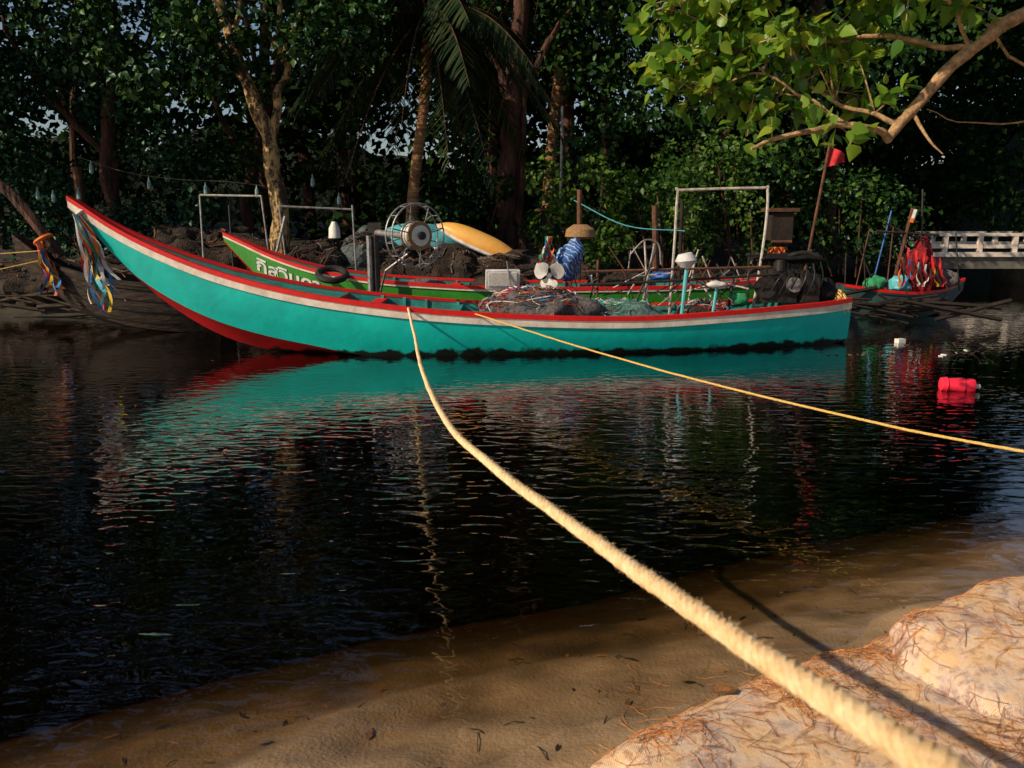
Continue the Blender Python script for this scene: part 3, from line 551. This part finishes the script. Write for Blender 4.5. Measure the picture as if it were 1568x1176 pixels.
# ---------------------------------------------------------------- ropes
def rope(ctrl,r,pitch,m,strands=3,hairs=0):
    path=crom(ctrl,30); L=[0]
    for a_,b_ in zip(path,path[1:]): L.append(L[-1]+(b_-a_).length)
    tot=L[-1]; step=pitch/9; n=int(tot/step); La=np.array(L); PA=np.array([list(p) for p in path])
    s=np.linspace(0,tot,n); C=np.stack([np.interp(s,La,PA[:,i]) for i in range(3)],-1)
    C=C+np.stack([np.convolve(rng.normal(size=n),np.ones(40)/40,'same') for _ in range(3)],-1)*.006
    T=np.gradient(C,axis=0); T/=np.linalg.norm(T,axis=1)[:,None]; A=np.cross(T,[0,0,1.]); A/=np.linalg.norm(A,axis=1)[:,None]; B=np.cross(T,A)
    mb=MB(); wob=np.convolve(rng.normal(size=n),np.ones(60)/60,'same')*1.5
    for k2 in range(strands):
        g=s/pitch*2*math.pi+k2*2*math.pi/strands+wob
        Q=C+(A*np.cos(g)[:,None]+B*np.sin(g)[:,None])*r*.50
        rad=r*.56*(1+.10*np.convolve(rng.normal(size=n),np.ones(7)/2.6,'same')*.5)
        mb.tube([tuple(q) for q in Q],list(rad),m,7)
    for i in range(hairs):
        j=int(n*(1-rng.random()**1.2*.6))-3; j=min(max(j,0),n-1); g=rng.uniform(0,6.28); o=A[j]*math.cos(g)+B[j]*math.sin(g); p0=C[j]+o*r*.95
        d=o*rng.uniform(.3,1)+T[j]*rng.uniform(-1.5,1.5)+rng.normal(size=3)*.3; d/=np.linalg.norm(d); l_=rng.uniform(.003,.011)
        mb.tube([tuple(p0),tuple(p0+d*l_*.5),tuple(p0+d*l_+T[j]*l_*.4)],.00024,m,3,cap=False)
    return mb
mb=rope([surf1(-1.4,.0,.03),(-1.15,9.4,.53),(-.79,6.9,.60),(-.39,4.47,.77),(-.088,3.07,.93),(.154,2.08,1.08),(.263,1.39,1.23),(.340,.925,1.34),(.367,.665,1.415),(.36,.5,1.47),(.3,-.4,1.72),(.2,-1.2,1.85)],.0175,.070,ROPE,hairs=3200)
E=empty('mooring_rope'); mb.obj('rope_strands',E)
mb=rope([surf1(-.5,.0,.03),(.78,8.2,.555),(1.87,6.15,.54),(2.87,4.33,.61),(3.9,2.6,.85),(4.6,1.4,1.1)],.009,.05,YROPE)
mb.obj('yellow_mooring_rope')
post('mooring_post',[(.2,-1.25,0),(.2,-1.25,2.2)],.12,WOOD); post('mooring_post',[(4.65,1.35,0),(4.65,1.35,1.4)],.09,WOOD)
# ---------------------------------------------------------------- float, debris
mb=MB(); c=Vector((4.95,8.75,.06)); d=Vector((1,-.12,-.05)).normalized()
mb.tube([c-d*.18,c-d*.17,c-d*.12,c-d*.115,c+d*.06,c+d*.065,c+d*.12,c+d*.17,c+d*.185],[.04,.075,.085,.07,.085,.07,.085,.08,.05],PINK,16); mb.tube([c+d*.18,c+d*.24],.025,WCLOTH,8); mb.obj('fishing_float')
mb=MB()
for i in range(20):
    x=random.gauss(6.3,.45); y=random.gauss(11.5,.3); s_=random.uniform(.015,.045); a=random.uniform(0,3)
    mb.box((x,y,.006),(s_*2,s_,.01),[CREAM,DWOOD,WOOD,DWOOD,GREEN][i%5],a)
for i in range(14):
    x=random.gauss(6.4,.25); mb.tube([(x,11.2,.0),(x+random.uniform(-.25,.25),11.2+random.uniform(-.2,.2),random.uniform(.03,.16))],.005,[DWOOD,WOOD,GREEN][i%3],3)
for i in range(16): mb.box((random.gauss(4.9,.25),random.gauss(11.0,.12),.006),(.05,.02,.008),[WOOD,DWOOD,GNET][i%3],random.uniform(0,3))
mb.box((5.95,12.2,.03),(.13,.09,.06),CREAM,.3); mb.obj('floating_debris')
# ---------------------------------------------------------------- sandbags
def sackmat():
    m,nt=newmat('sandbag_fabric'); L=nt.links
    out=N(nt,'ShaderNodeOutputMaterial'); p=N(nt,'ShaderNodeBsdfPrincipled'); L.new(p.outputs[0],out.inputs[0]); tc=N(nt,'ShaderNodeTexCoord')
    n1=N(nt,'ShaderNodeTexNoise'); n1.inputs['Scale'].default_value=6; n1.inputs['Detail'].default_value=10; n1.inputs['Roughness'].default_value=.7; L.new(tc.outputs['Object'],n1.inputs['Vector'])
    r=N(nt,'ShaderNodeValToRGB'); e=r.color_ramp.elements; e[0].position=.32; e[0].color=(.34,.25,.25,1); e[1].position=.7; e[1].color=(.90,.66,.42,1); q=e.new(.46); q.color=(.82,.60,.44,1); q=e.new(.56); q.color=(.86,.54,.28,1)
    L.new(n1.outputs[0],r.inputs[0])
    # woven threads
    w1=N(nt,'ShaderNodeTexWave'); w1.inputs['Scale'].default_value=60; w1.inputs['Distortion'].default_value=3; w1.bands_direction='X'; L.new(tc.outputs['Object'],w1.inputs[0])
    w2=N(nt,'ShaderNodeTexWave'); w2.inputs['Scale'].default_value=60; w2.inputs['Distortion'].default_value=3; w2.bands_direction='Y'; L.new(tc.outputs['Object'],w2.inputs[0])
    ad=N(nt,'ShaderNodeMath',operation='ADD'); L.new(w1.outputs['Fac'],ad.inputs[0]); L.new(w2.outputs['Fac'],ad.inputs[1])
    n2=N(nt,'ShaderNodeTexNoise'); n2.inputs['Scale'].default_value=22; n2.inputs['Detail'].default_value=8; n2.inputs['Roughness'].default_value=.7; L.new(tc.outputs['Object'],n2.inputs['Vector'])
    r2=N(nt,'ShaderNodeValToRGB'); r2.color_ramp.elements[0].position=.36; r2.color_ramp.elements[1].position=.48; r2.color_ramp.elements[0].color=(.50,.38,.36,1); r2.color_ramp.elements[1].color=(1,1,1,1); L.new(n2.outputs[0],r2.inputs[0])
    mx=N(nt,'ShaderNodeMix',data_type='RGBA',blend_type='MULTIPLY'); mx.inputs[0].default_value=.75; L.new(r.outputs[0],mx.inputs[6]); L.new(r2.outputs[0],mx.inputs[7]); L.new(mx.outputs[2],p.inputs['Base Color'])
    hm=N(nt,'ShaderNodeMath',operation='MULTIPLY_ADD'); L.new(ad.outputs[0],hm.inputs[0]); hm.inputs[1].default_value=.10; L.new(n2.outputs[0],hm.inputs[2])
    b=N(nt,'ShaderNodeBump'); b.inputs['Strength'].default_value=.9; b.inputs['Distance'].default_value=.018; L.new(hm.outputs[0],b.inputs['Height']); L.new(b.outputs[0],p.inputs['Normal']); p.inputs['Roughness'].default_value=.95
    return m
SACK=sackmat()
def sandbag(c,r,rot,seed):
    mb=MB(); mb.blob(c,r,SACK,.13,2.4,nu=120,nv=64,rot=rot,pw=.62,seed=seed)
    o=mb.obj('sandbag'); return o
R1=math.atan2(.515,.857)
bags=[((1.15,2.07,.20),(1.20,.53,.20),R1,1),((2.20,2.74,.31),(.90,.34,.22),.40,5),((1.5,1.2,.25),(1.1,.45,.2),R1,9)]
for b_ in bags: sandbag(*b_)
NEED=[mat('pine_needle',(.66,.26,.06),(.42,.14,.03),scale=20,rough=.7,bump=0),mat('pine_needle_dark',(.16,.07,.035),rough=.8,bump=0)]
from mathutils.bvhtree import BVHTree
dg=bpy.context.evaluated_depsgraph_get()
bagobjs=[o for o in S.objects if o.name.startswith('sandbag')]
trees=[BVHTree.FromObject(o,dg) for o in bagobjs]
def topz(x,y):
    z=float(height(np.array([x]),np.array([y]))[0])
    for t in trees:
        h=t.ray_cast(Vector((x,y,3)),Vector((0,0,-1)))
        if h[0] is not None: z=max(z,h[0].z)
    return z
mb=MB(); tufts=[(random.uniform(.4,2.8),random.uniform(1.6,3.1)) for _ in range(34)]
for i in range(3200):
    if i%3: tx,ty=random.choice(tufts); x=random.gauss(tx,.10); y=random.gauss(ty,.06)
    else: x=random.uniform(.3,3.0); y=random.uniform(1.3,3.3)
    if topz(x,y)<.2 and random.random()<.85: continue
    a=random.uniform(0,6.28); L=random.uniform(.05,.16); cv=random.uniform(-1.2,1.2); pts=[]; px,py=x,y
    for k2 in range(5):
        pts.append((px,py,topz(px,py)+.003+random.uniform(0,.008))); a+=cv/4; px+=L/4*math.cos(a); py+=L/4*math.sin(a)
    mb.tube(pts,.0010,NEED[0 if i%4 else 1],3,cap=False)
mb.obj('pine_needles')
LM=mat('dead_leaf',(.30,.12,.03),(.08,.04,.02),scale=30,rough=.7,bump=.3)
LMD=mat('dark_wet_leaf',(.025,.018,.012),rough=.5,scale=20)
mb=MB()
for i in range(130):
    x=random.uniform(-2.8,2.2); y=float(shore(x))+random.uniform(-.3,1.2); z=topz(x,y)+.004; s_=random.uniform(.010,.040); a=random.uniform(0,6.28)
    ca,sa=math.cos(a),math.sin(a); pr=[(-1,0,0),(-.4,.32,.15),(.4,.28,.1),(1,0,.1),(.4,-.28,.12),(-.4,-.32,.05)]
    w2=random.choice([.2,.3,.6,1]); mb.add([(x+s_*(u_*ca-v_*w2*sa),y+s_*(u_*sa+v_*w2*ca),z+s_*w_*.5) for u_,v_,w_ in pr],[[0,1,2,3],[0,3,4,5]],LM if i%3==0 else LMD)
for i in range(30):
    x=random.uniform(-2.5,2.2); y=float(shore(x))+random.uniform(-.4,.9); a=random.uniform(0,6.28); L=random.uniform(.03,.12); x2,y2=x+L*math.cos(a),y+L*math.sin(a)
    mb.tube([(x,y,topz(x,y)+.004),((x+x2)/2,(y+y2)/2+.005,topz((x+x2)/2,(y+y2)/2)+.01),(x2,y2,topz(x2,y2)+.004)],.0018,LMD,4)
x,y=.70,2.38; z=topz(x,y)+.01; mb.add([(x-.05,y,z),(x-.01,y+.035,z+.02),(x+.05,y+.01,z+.01),(x+.02,y-.03,z+.02)],[[0,1,2],[0,2,3]],LM)
mb.obj('fallen_leaves')
# ---------------------------------------------------------------- foliage
def unit(a): return a/np.maximum(np.linalg.norm(a,axis=-1,keepdims=True),1e-9)
DIA=(np.array([[0,0,0],[.45,.34,.10],[1,0,-.05],[.45,-.34,.10]]),np.array([[0,1,2],[0,2,3]]))
HEART=(np.array([[0,0,0],[.08,.30,.06],[.38,.42,.10],[.72,.25,.06],[1.08,0,-.10],[.72,-.25,.06],[.38,-.42,.10],[.08,-.30,.06],[.45,0,0]]),np.array([[0,1,8],[1,2,8],[2,3,8],[3,4,8],[4,5,8],[5,6,8],[6,7,8],[7,0,8]]))
def leaves(name,C,size,m,shape=DIA,up=.5,droop=.4,outw=None,parent=None,var=.35,rnd=None):
    n=len(C); nrm=rng.normal(size=(n,3)); nrm=unit(nrm); nrm[:,2]+=up
    if outw is not None: nrm+=outw*.8
    nrm=unit(nrm); t=rng.normal(size=(n,3)); t[:,2]-=droop; t-=nrm*(t*nrm).sum(1)[:,None]; t=unit(t); b=np.cross(nrm,t)
    s=size*(1+var*rng.uniform(-1,1,n)); LV,LF=shape
    V=C[:,None,:]+s[:,None,None]*(LV[None,:,0:1]*t[:,None,:]+LV[None,:,1:2]*b[:,None,:]+LV[None,:,2:3]*nrm[:,None,:])
    F=(LF[None]+ (np.arange(n)*len(LV))[:,None,None]).reshape(-1,3)
    r=rnd if rnd is not None else rng.random(n)
    o=npmesh(name,V.reshape(-1,3),F,[m],attr=np.repeat(np.clip(r,0,1),len(LF)))
    if parent: o.parent=parent
    return o
def clumps(cl,dens=1.0,flat=.7):
    Cs=[];O=[];Rn=[]
    for (x,y,z,r,n_) in cl:
        n_=int(n_*dens); d=unit(rng.normal(size=(n_,3))); rr=r*rng.uniform(.25,1,n_)**.5
        lump=1+.35*np.sin(d[:,0]*5+x)*np.sin(d[:,1]*4+y*2)*np.cos(d[:,2]*5+z)
        p=d*rr[:,None]*lump[:,None]; p[:,2]*=flat
        Cs.append(p+np.array([x,y,z])); O.append(d); Rn.append(np.clip(rng.random(n_)**1.5*.6+.4*rng.random(),0,1))
    return np.concatenate(Cs),np.concatenate(O),np.concatenate(Rn)
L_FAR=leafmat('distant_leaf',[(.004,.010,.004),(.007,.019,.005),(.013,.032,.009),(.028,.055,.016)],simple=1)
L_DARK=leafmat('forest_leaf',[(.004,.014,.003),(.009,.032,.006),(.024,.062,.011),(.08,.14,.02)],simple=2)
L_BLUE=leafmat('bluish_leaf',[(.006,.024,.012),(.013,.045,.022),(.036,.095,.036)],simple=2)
L_BRI=leafmat('shrub_leaf',[(.02,.07,.01),(.05,.12,.015),(.14,.23,.03)],.35)
L_HANG=leafmat('overhanging_leaf',[(.04,.12,.010),(.09,.21,.02),(.17,.30,.03),(.28,.34,.03)],.45,.38)
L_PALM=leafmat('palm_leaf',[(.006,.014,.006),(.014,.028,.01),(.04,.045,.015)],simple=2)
cl=[]
for i in range(680):
    x=rng.uniform(-34,40); y=rng.uniform(24,34)
    f=float(farshore(np.array([x]))[0])
    if y<f+2: y=f+rng.uniform(2,5)
    z=rng.uniform(1,15)
    s_=x/y; e=(z-1.9)/y
    if e>.09 and rng.random()<(.35 if s_<-.25 else .08): continue
    if -.44<s_<-.32 and e>.07 and rng.random()<.55: continue
    cl.append((x,y,z,rng.uniform(1.3,2.3),210))
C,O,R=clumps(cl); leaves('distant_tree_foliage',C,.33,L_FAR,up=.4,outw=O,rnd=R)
cl=[]
for i in range(300):
    x=rng.uniform(-24,26); y=rng.uniform(19,28); z=rng.uniform(10,24)
    if y<float(farshore(np.array([x]))[0]): y=float(farshore(np.array([x]))[0])+2
    b_=x/y; e=(z-1.9)/y
    if -.8<b_<-.12 and e<.72 and rng.random()<.8: continue
    if .4<b_<.9 and e>.4 and rng.random()<.6: continue
    cl.append((x,y,z,rng.uniform(1.6,2.8),170))
C,O,R=clumps(cl); leaves('added_canopy_foliage',C,.48,L_FAR,up=.4,outw=O,rnd=R)  # canopy above view, added to block sky in reflections; gaps left for glints
ridge=MB(); xs=np.linspace(-60,70,200); vs=[];fs=[]
for i,x in enumerate(xs):
    yb=40 if x<12 else 42
    for j in range(10):
        t=j/9; h=(5.5+2.5*float(fbm(np.array([x*.3]),np.array([2.]))[0]))*t; yy=yb+3*t+1.2*float(fbm(np.array([x*.5]),np.array([t*4]))[0]); vs.append((x,yy,h-.3))
for i in range(199):
    for j in range(9): fs.append([i*10+j,(i+1)*10+j,(i+1)*10+j+1,i*10+j+1])
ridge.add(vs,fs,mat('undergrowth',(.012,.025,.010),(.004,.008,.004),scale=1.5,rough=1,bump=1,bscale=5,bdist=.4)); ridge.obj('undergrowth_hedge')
def tree(name,base,pts,r0,bark,cl,lm,lsize,limbs=(),dens=1,taper=.6):
    E=empty(name); mb=MB(); p=crom(pts,8); n_=len(p)
    p=[q+Vector((noise.noise(q*1.3),noise.noise(q*1.3+Vector((7,0,0))),0))*.10 for q in p]
    rad=[r0*(1-taper*i/n_)*(1+.3*noise.noise(q*2.5)) for i,q in enumerate(p)]; rad[0]*=1.35; rad[1]*=1.15
    mb.tube(p,rad,bark,14)
    for lp,lr in limbs:
        q=crom(lp,7); q=[v+Vector((noise.noise(v*2)*.12,noise.noise(v*2+Vector((3,0,0)))*.12,noise.noise(v*2+Vector((0,5,0)))*.1))*min(1,i/3) for i,v in enumerate(q)]
        mb.tube(q,[lr*(1-.8*i/len(q)) for i in range(len(q))],bark,8)
    mb.obj('trunk_and_limbs',E)
    if cl:
        C,O,R=clumps(cl,dens); leaves('crown_foliage',C,lsize,lm,up=.4,outw=O,parent=E,rnd=R)
    return E
def rcl(n_,cx,cy,cz,sx,sy,sz,r,k_):
    return [(cx+rng.uniform(-sx,sx),cy+rng.uniform(-sy,sy),cz+rng.uniform(-sz,sz),r*rng.uniform(.6,1.3),k_) for _ in range(n_)]
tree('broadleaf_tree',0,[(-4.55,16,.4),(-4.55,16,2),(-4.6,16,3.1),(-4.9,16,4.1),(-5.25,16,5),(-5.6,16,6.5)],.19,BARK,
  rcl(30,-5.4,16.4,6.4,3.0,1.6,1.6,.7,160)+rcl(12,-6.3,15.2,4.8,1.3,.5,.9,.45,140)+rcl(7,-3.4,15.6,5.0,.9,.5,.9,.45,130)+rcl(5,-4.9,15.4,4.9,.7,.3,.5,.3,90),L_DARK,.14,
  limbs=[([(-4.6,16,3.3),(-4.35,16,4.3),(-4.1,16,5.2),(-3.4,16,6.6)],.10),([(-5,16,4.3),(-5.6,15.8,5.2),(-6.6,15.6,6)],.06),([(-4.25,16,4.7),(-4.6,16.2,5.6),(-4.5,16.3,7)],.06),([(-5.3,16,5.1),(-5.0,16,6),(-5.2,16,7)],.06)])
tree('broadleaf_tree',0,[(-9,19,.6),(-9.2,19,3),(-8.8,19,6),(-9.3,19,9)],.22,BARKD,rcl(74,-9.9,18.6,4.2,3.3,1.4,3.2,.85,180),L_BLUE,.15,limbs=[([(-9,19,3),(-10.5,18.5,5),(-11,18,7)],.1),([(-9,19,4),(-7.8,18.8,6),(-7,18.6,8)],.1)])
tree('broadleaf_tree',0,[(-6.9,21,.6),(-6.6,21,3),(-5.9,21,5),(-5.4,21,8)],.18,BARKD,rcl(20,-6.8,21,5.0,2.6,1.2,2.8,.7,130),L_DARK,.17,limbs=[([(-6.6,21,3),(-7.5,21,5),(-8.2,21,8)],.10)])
tree('broadleaf_tree',0,[(-13.5,16.5,.6),(-13.5,16.4,3),(-13.2,16.4,6),(-13,16.4,10)],.24,BARKD,rcl(40,-12.8,15.8,7,2.6,1.6,3.4,1.0,140),L_BLUE,.2,limbs=[([(-13.5,16.5,3),(-12,15.8,5),(-11,15.3,7)],.12)])  # tree left of view, added to cast dappled shade on the bank
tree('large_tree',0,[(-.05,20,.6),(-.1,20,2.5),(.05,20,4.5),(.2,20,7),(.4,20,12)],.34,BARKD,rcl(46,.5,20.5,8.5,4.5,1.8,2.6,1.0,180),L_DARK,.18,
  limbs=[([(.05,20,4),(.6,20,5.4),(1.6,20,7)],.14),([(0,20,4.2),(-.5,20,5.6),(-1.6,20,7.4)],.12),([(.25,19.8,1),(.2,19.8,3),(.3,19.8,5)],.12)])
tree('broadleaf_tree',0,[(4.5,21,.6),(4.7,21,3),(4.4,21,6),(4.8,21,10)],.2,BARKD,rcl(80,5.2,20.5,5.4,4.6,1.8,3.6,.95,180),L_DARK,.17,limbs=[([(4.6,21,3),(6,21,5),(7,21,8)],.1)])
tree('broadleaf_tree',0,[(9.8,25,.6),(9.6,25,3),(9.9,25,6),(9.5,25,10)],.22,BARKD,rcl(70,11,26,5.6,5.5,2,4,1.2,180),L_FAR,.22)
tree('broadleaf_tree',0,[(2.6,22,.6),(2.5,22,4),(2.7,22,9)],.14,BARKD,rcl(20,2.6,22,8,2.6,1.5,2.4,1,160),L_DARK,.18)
mb=MB()
for i in range(26):
    x=rng.uniform(-18,16); y=rng.uniform(22,32)
    if y<farshore(np.array([x]))[0]+1: continue
    l=rng.uniform(-1,1); mb.tube(crom([(x,y,.4),(x+l*.3,y,4),(x+l,y,8),(x+l*1.2+rng.uniform(-.6,.6),y,14)],5),rng.uniform(.08,.2),BARKD,8)
mb.obj('distant_tree_trunks')
def shrub(name,cl,lm,ls):
    E=empty(name); C,O,R=clumps(cl,1,.9); leaves('leaves',C,ls,lm,up=.6,outw=O,parent=E,rnd=R)
    mb=MB()
    for (x,y,z,r,n_) in cl[::2]: mb.tube([(cl[0][0]+(x-cl[0][0])*.5,y,.5),(x,y,z)],.02,BARKD,5)
    mb.obj('stems',E)
shrub('shrub',rcl(28,2.2,17.2,1.9,1.8,.7,.9,.42,130),L_BRI,.13)
shrub('shrub',rcl(18,4.2,18.2,2.2,1.4,.7,1.2,.5,130),L_BRI,.12)
shrub('shrub',rcl(14,-9.5,17.2,1.6,2,.6,.8,.5,130),L_BLUE,.12)
shrub('shrub',rcl(14,-1.5,19.5,2.0,1.8,.6,.9,.5,120),L_DARK,.13)
shrub('shrub',rcl(16,8,19.5,1.8,1.6,.8,.9,.5,130),L_DARK,.14)
def palm(base,top,r,fr,L,seed):
    E=empty('palm_tree'); mb=MB(); b=Vector(base);t=Vector(top); p=crom([b,b.lerp(t,.35)+Vector((-.03,0,0)),b.lerp(t,.7)+Vector((.06,0,0)),t],8)
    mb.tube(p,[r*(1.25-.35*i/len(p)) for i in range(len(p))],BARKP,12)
    for i in range(34):
        q=b.lerp(t,i/40); mb.ring(q,(0,0,1),r*(1.2-.35*i/40),.012,BARKP,14,4)
    mb.obj('trunk',E); rr=random.Random(seed); mb=MB(); CV=[];TV=[]
    for i in range(fr):
        a=2*math.pi*i/fr+rr.uniform(-.2,.2); el=rr.uniform(-.5,1.2); d=Vector((math.cos(a),math.sin(a),0)); pts=[]
        for k2 in range(14):
            s_=k2/13*L; pts.append(t+d*s_*math.cos(el)*.95+Vector((0,0,s_*math.sin(el)-.16*s_*s_*(1+.5*math.cos(el)))))
        mb.tube(pts,[.03*(1-.8*k2/13) for k2 in range(14)],BARKD,5)
        for k2 in range(1,56):
            f=k2/56*13; j=int(f); c_=pts[j].lerp(pts[min(j+1,13)],f-j); side=Vector((-d.y,d.x,0)); ll=.75*math.sin(math.pi*(.12+.8*k2/56))
            for sg in(-1,1):
                CV.append(list(c_)); dd=side*sg*.75+d*.45+Vector((0,0,-.75+rr.uniform(-.3,.3))); TV.append(list(dd.normalized()*ll))
    mb.obj('frond_stems',E)
    C=np.array(CV);T=np.array(TV); n_=len(C); w_=unit(np.cross(T,[0.3,0.2,1.]))*.022
    V=np.stack([C-w_,C+w_,C+T*.6+w_*.8+[0,0,-.03],C+T+[0,0,-.1],C+T*.6-w_*.8+[0,0,-.03]],1).reshape(-1,3)
    F=(np.array([[0,1,2],[0,2,4],[4,2,3]])[None]+(np.arange(n_)*5)[:,None,None]).reshape(-1,3)
    o=npmesh('fronds',V,F,[L_PALM],attr=np.repeat(rng.random(n_),3)); o.parent=E
palm((-2.25,17.6,.6),(-1.72,17.6,5.9),.105,34,3.0,1)
palm((.9,22,.6),(1.3,22,8.0),.14,24,3.4,4)
# ---------------------------------------------------------------- overhanging tree on the near bank
E=empty('overhanging_tree'); mb=MB(); LC=[]
main=[(7.7,4.4,.3),(7.4,4.6,1.6),(6.9,4.9,2.8),(5.6,5.4,3.6),(4.3,5.8,3.5),(3.56,6,3.28),(3.3,6,3.12),(3.07,6,2.9),(2.8,6,2.57),(2.7,6,2.43)]
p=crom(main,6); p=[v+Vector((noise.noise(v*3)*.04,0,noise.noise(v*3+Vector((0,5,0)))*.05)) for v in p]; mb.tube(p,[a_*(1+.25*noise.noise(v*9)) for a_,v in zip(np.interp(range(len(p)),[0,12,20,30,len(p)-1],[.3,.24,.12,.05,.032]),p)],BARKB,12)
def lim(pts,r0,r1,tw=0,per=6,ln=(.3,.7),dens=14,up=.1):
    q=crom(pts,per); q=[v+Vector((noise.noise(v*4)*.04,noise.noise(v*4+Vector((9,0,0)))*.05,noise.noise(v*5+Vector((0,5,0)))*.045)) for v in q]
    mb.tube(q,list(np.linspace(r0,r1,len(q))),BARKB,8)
    for i in range(tw):
        s_=q[random.randrange(len(q)//4,len(q))]; d=Vector((random.gauss(-.3,.7),random.gauss(.25,.6),random.gauss(up,.5))).normalized(); L=random.uniform(*ln)
        e=[s_+d*L*t+Vector((0,0,-.15*L*t*t)) for t in np.linspace(0,1,6)]; mb.tube(e,list(np.linspace(.007,.003,6)),BARKB,4)
        for k2 in range(dens):
            t=random.uniform(.25,1.05); LC.append(list(s_+d*L*t+Vector((random.gauss(0,.06),random.gauss(0,.06),-.15*L*t*t+random.gauss(0,.06)))))
lim([(2.7,6,2.43),(2.55,5.95,2.5),(2.17,5.9,2.51),(1.85,5.85,2.44),(1.66,5.8,2.37)],.030,.012,4,ln=(.12,.25),dens=6,up=.3)
lim([(2.85,6,2.6),(2.93,5.9,2.45),(3.02,5.85,2.34)],.015,.004)
lim([(2.75,6,2.55),(2.5,6.1,2.64),(2.2,6.2,2.85),(2.0,6.2,3.1)],.02,.007,12,up=.5)
lim([(2.4,6.05,2.53),(2.2,6.2,2.72),(1.8,6.2,2.9),(1.4,6.2,2.78)],.014,.006,18,up=.25,ln=(.2,.45))
lim([(3.2,6,3.05),(2.8,6.2,3.15),(2.3,6.3,3.15),(1.8,6.3,3.1),(1.4,6.3,3.0)],.022,.006,26,up=.3,ln=(.2,.5))
lim([(4.0,5.9,3.45),(3.2,6.1,3.55),(2.4,6.2,3.55),(1.6,6.3,3.5),(1.1,6.3,3.4)],.035,.006,34,up=.1,ln=(.2,.5))
lim([(4.4,5.8,3.6),(3.4,5.6,3.9),(2.3,5.6,3.85),(1.4,5.7,3.7)],.035,.008,34)
lim([(3.2,6,3.05),(3.0,5.9,3.3),(2.7,5.8,3.45),(2.4,5.8,3.4)],.015,.005,14,up=.5)
lim([(3.5,6.4,3.3),(4.1,6.4,2.75),(3.7,6.5,2.6),(3.2,6.5,2.7)],.012,.003)
lim([(5.6,5.4,3.7),(5.2,5.2,4.8),(4.2,5,5.6)],.1,.03,30,ln=(.5,1)); lim([(6.5,5,3.2),(7.2,5.5,4.8),(7,6,6)],.14,.04,30,ln=(.5,1.1))
mb.obj('trunk_and_branches',E)
C=np.array(LC); leaves('leaves',C,.105,L_HANG,HEART,up=.6,droop=.8,parent=E)
# ---------------------------------------------------------------- sky, sun, camera
EL,AZ=33,242
W=bpy.data.worlds.new('World'); S.world=W; W.use_nodes=True; nt=W.node_tree; nt.nodes.clear()
o=N(nt,'ShaderNodeOutputWorld'); bg=N(nt,'ShaderNodeBackground'); sk=N(nt,'ShaderNodeTexSky'); sk.sky_type='NISHITA'; sk.sun_disc=False
sk.sun_elevation=math.radians(EL); sk.sun_rotation=math.radians(AZ); bg.inputs[1].default_value=.08
nt.links.new(sk.outputs[0],bg.inputs[0]); nt.links.new(bg.outputs[0],o.inputs[0])
l=bpy.data.lights.new('sun','SUN'); l.energy=5.0; l.angle=math.radians(.5); l.color=(1,.84,.62); lo=bpy.data.objects.new('sun',l); S.collection.objects.link(lo)
az=math.radians(AZ); el=math.radians(EL); sd=Vector((math.sin(az)*math.cos(el),math.cos(az)*math.cos(el),math.sin(el)))
lo.rotation_euler=(-sd).to_track_quat('-Z','Y').to_euler(); lo.location=sd*30
cd=bpy.data.cameras.new('camera'); co=bpy.data.objects.new('camera',cd); S.collection.objects.link(co); co.location=(0,0,1.9)
co.rotation_euler=(math.radians(90-11.8),0,0); cd.lens=28.26; cd.sensor_width=36; cd.clip_start=.05; cd.clip_end=1000
cd.dof.use_dof=True; cd.dof.focus_distance=11; cd.dof.aperture_fstop=5.6
S.camera=co
